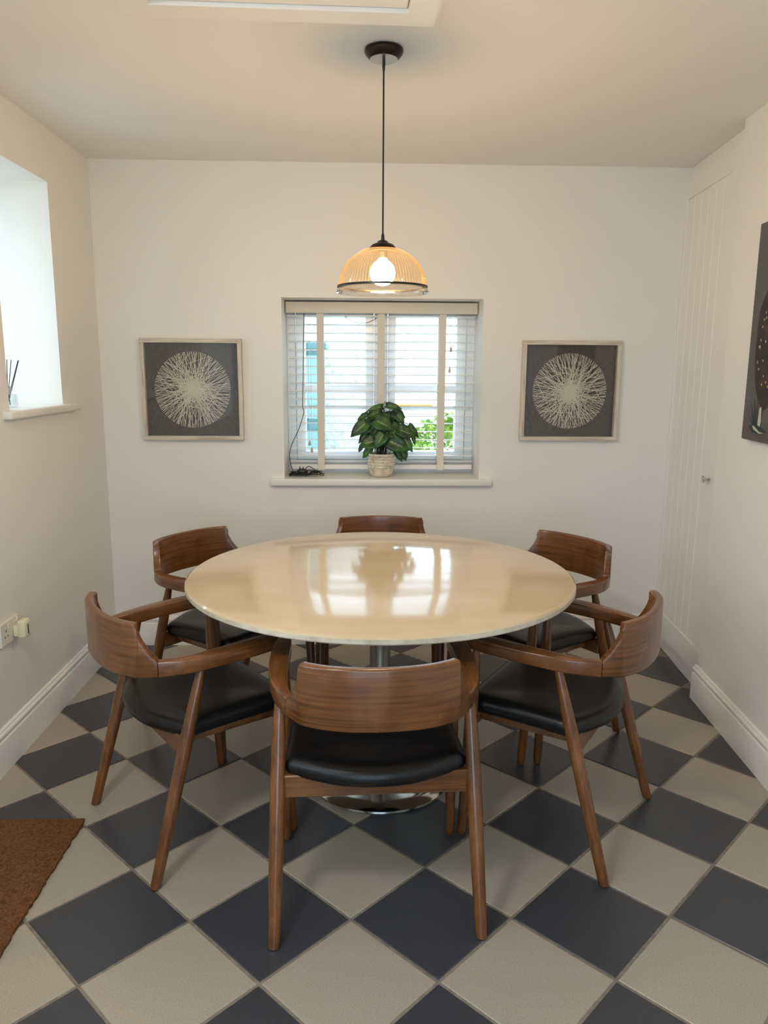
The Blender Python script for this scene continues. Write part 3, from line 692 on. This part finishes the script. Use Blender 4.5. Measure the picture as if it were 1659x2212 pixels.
def seat_bm():
    P = [(x, y, 0) for x, y in OUT]+[(-x, y, 0) for x, y in OUT[-2:0:-1]]
    C = catmull(P, 4, True); cen = Vector((0, .02, 0)); bm = NB(); R = []
    def ring(ins, z, dish=0):
        out = []
        n = len(C)
        for i, p in enumerate(C):
            tg = (C[(i+1) % n]-C[(i-1) % n]).normalized(); nm = Vector((tg.y, -tg.x, 0))
            if nm.dot(p-cen) < 0: nm = -nm
            q = p-nm*ins
            if ins > .05: q = cen+(p-cen)*(1-ins/.24)
            rear = max(0, min(1, (-q.y+.02)/.2)); out.append(Vector((q.x, q.y, z-.004*rear+dish*(1-(q.x/.2)**2)*(.5+.5*(1-abs(q.y)/.2)))))
        return out
    for ins, z, ds in ((.030,.402,0),(.010,.404,0),(.002,.411,0),(-.003,.424,0),(-.001,.438,0),(.007,.449,0),(.020,.4545,0),(.038,.456,0),(.075,.4545,-.002),(.12,.452,-.005),(.17,.450,-.007),(.215,.449,-.008)): R.append(ring(ins, z, ds))
    rings(bm, R); return bm
def make_chair():
    t = thing('dining_chair', 'x', 'chair', (0,0,0), 0, 'walnut dining chairs round the table')
    obj('armrest', sweep(arm_r), M['wood_y'], t, smooth=40); obj('armrest', sweep(arm_l), M['wood_y'], t, smooth=40)
    obj('backrest', sweep(back_all), M['wood_h'], t, smooth=40)
    for s in (1, -1):
        obj('leg', make_leg((s*.266,-.236,0), (s*.2495,-.062,.622), True), M['wood_v'], t, smooth=40)
        obj('leg', make_leg((s*.2555,.218,0), (s*.250,.186,.632), False), M['wood_v'], t, smooth=40)
        bm = NB(); x0 = s*.190
        box(bm, min(x0, x0-s*.022), max(x0, x0-s*.022), -.105, .190, .366, .404, .003, 1)
        obj('side_rail', bm, M['wood_y'], t)
    bm = NB(); box(bm, -.246, .246, -.131, -.111, .350, .412, .003, 1); obj('rear_rail', bm, M['wood_h'], t)
    bm = NB(); box(bm, -.246, .246, .186, .206, .366, .408, .003, 1); obj('front_rail', bm, M['wood_h'], t)
    obj('seat_cushion', seat_bm(), M['leather'], t, smooth=50)
    return t
CH = [(.060,.150,3.16,'walnut chair with black seat nearest the camera, its back turned'),
      (.661,.478,57.6,'walnut chair with black seat at the front right of the table'),
      (-.521,.483,-53.6,'walnut chair with black seat at the front left of the table'),
      (.708,1.148,124.9,'walnut chair at the back right of the table, near the cupboard'),
      (-.517,1.213,-128.0,'walnut chair at the back left of the table, below the left picture'),
      (.100,1.470,179.0,'walnut chair behind the table below the window, only its top rail showing')]
proto = make_chair()
for i, (x, y, a, lb) in enumerate(CH):
    o = proto if i == 0 else copy_tree(proto)
    o.location = (x, y, 0); o.rotation_euler = (0, 0, math.radians(a)); o['label'] = lb

# ------------------------------------------------------------------ outside the back window
bm = NB(); box(bm, -12, 12, -12, 14, -.25, -.10); obj('ground', bm, M['paving'], kind='structure')
bm = NB(); box(bm, -4.6, -4.3, -.1, 5.0, -.10, 2.7); tag(obj('sky_block_wall', bm, M['render']), 'unseen pale wall added outside the left window to cut the sky light on its reveal', 'wall')  # added out of view, holds back sky light from the left window recess
bm = NB(); box(bm, .98, 1.52, 1.70, 1.95, -.10, 1.62); tag(obj('garden_wall', bm, M['render'], loc=BW(0,0), rotz=ANG), 'white roughcast garden wall seen through the blind', 'wall')
sh = thing('garden_shed', 'teal panelled shed corner outside the left window sash', 'shed', BW(.70, 1.30, -.10), ANG)
bm = NB(); box(bm, -.10, .330, 0, .30, 0, 1.66); obj('shed_body', bm, M['teal'], sh)
for z in (.92, 1.20, 1.42):
    bm = NB(); box(bm, .05, .318, -.012, 0, z, z+.20, .004, 1); obj('shed_panel', bm, M['tealglass'], sh)
bm = NB(); box(bm, -.14, .355, -.04, .34, 1.66, 1.70, .005, 1); obj('shed_roof', bm, M['teal'], sh)
bs = thing('garden_bush', 'yellow green bush outside the lower right of the window', 'bush', BW(1.98, 1.45, -.10), ANG)
bm = NB(); rg = random.Random(21)
for k in range(1500):
    a, b = rg.uniform(0, 2*PI), rg.uniform(-.3, 1.3); r = rg.uniform(.75, 1.0)
    p = Vector((.42*r*math.cos(a)*math.cos(b), .30*r*math.sin(a)*math.cos(b), .88+.36*r*math.sin(b)))
    d = Vector((rg.uniform(-1,1), rg.uniform(-1,1), rg.uniform(-1,.6))).normalized()*.045; s = d.cross(Vector((rg.random(), rg.random(), rg.random()))).normalized()*.018
    bm.faces.new([bm.verts.new(q) for q in (p, p+d*.5+s, p+d, p+d*.5-s)])
obj('foliage', bm, M['bushleaf'], bs, kind='stuff')
bm = NB(); tube(bm, [(0,0,0),(.01,0,.5),(0,.02,.95)], [.03,.025,.012], 8); obj('trunk', bm, M['stem'], bs, smooth=60)
pt = NB(); lathe(pt, [(.09,0),(.11,.10),(.135,.35),(.15,.62),(.16,.64),(.16,.67),(.13,.67),(.12,.60)], 32); tag(obj('tall_planter', pt, M['bluepot'], smooth=50, loc=BW(1.70, 1.10, -.10)), 'tall blue grey planter outside behind the potted plant', 'planter')
bm = NB(); box(bm, 1.42, 1.84, 2.02, 2.16, 1.125, 1.165, .006, 1); tag(obj('clay_coping', bm, M['orange'], loc=BW(0,0), rotz=ANG), 'long orange clay coping tile on the low garden wall right of the plant', 'coping')
bm = NB(); box(bm, 1.44, 1.82, 2.04, 2.14, -.10, 1.124); tag(obj('low_wall', bm, M['render'], loc=BW(0,0), rotz=ANG), 'low pale garden wall under the orange coping outside', 'wall')
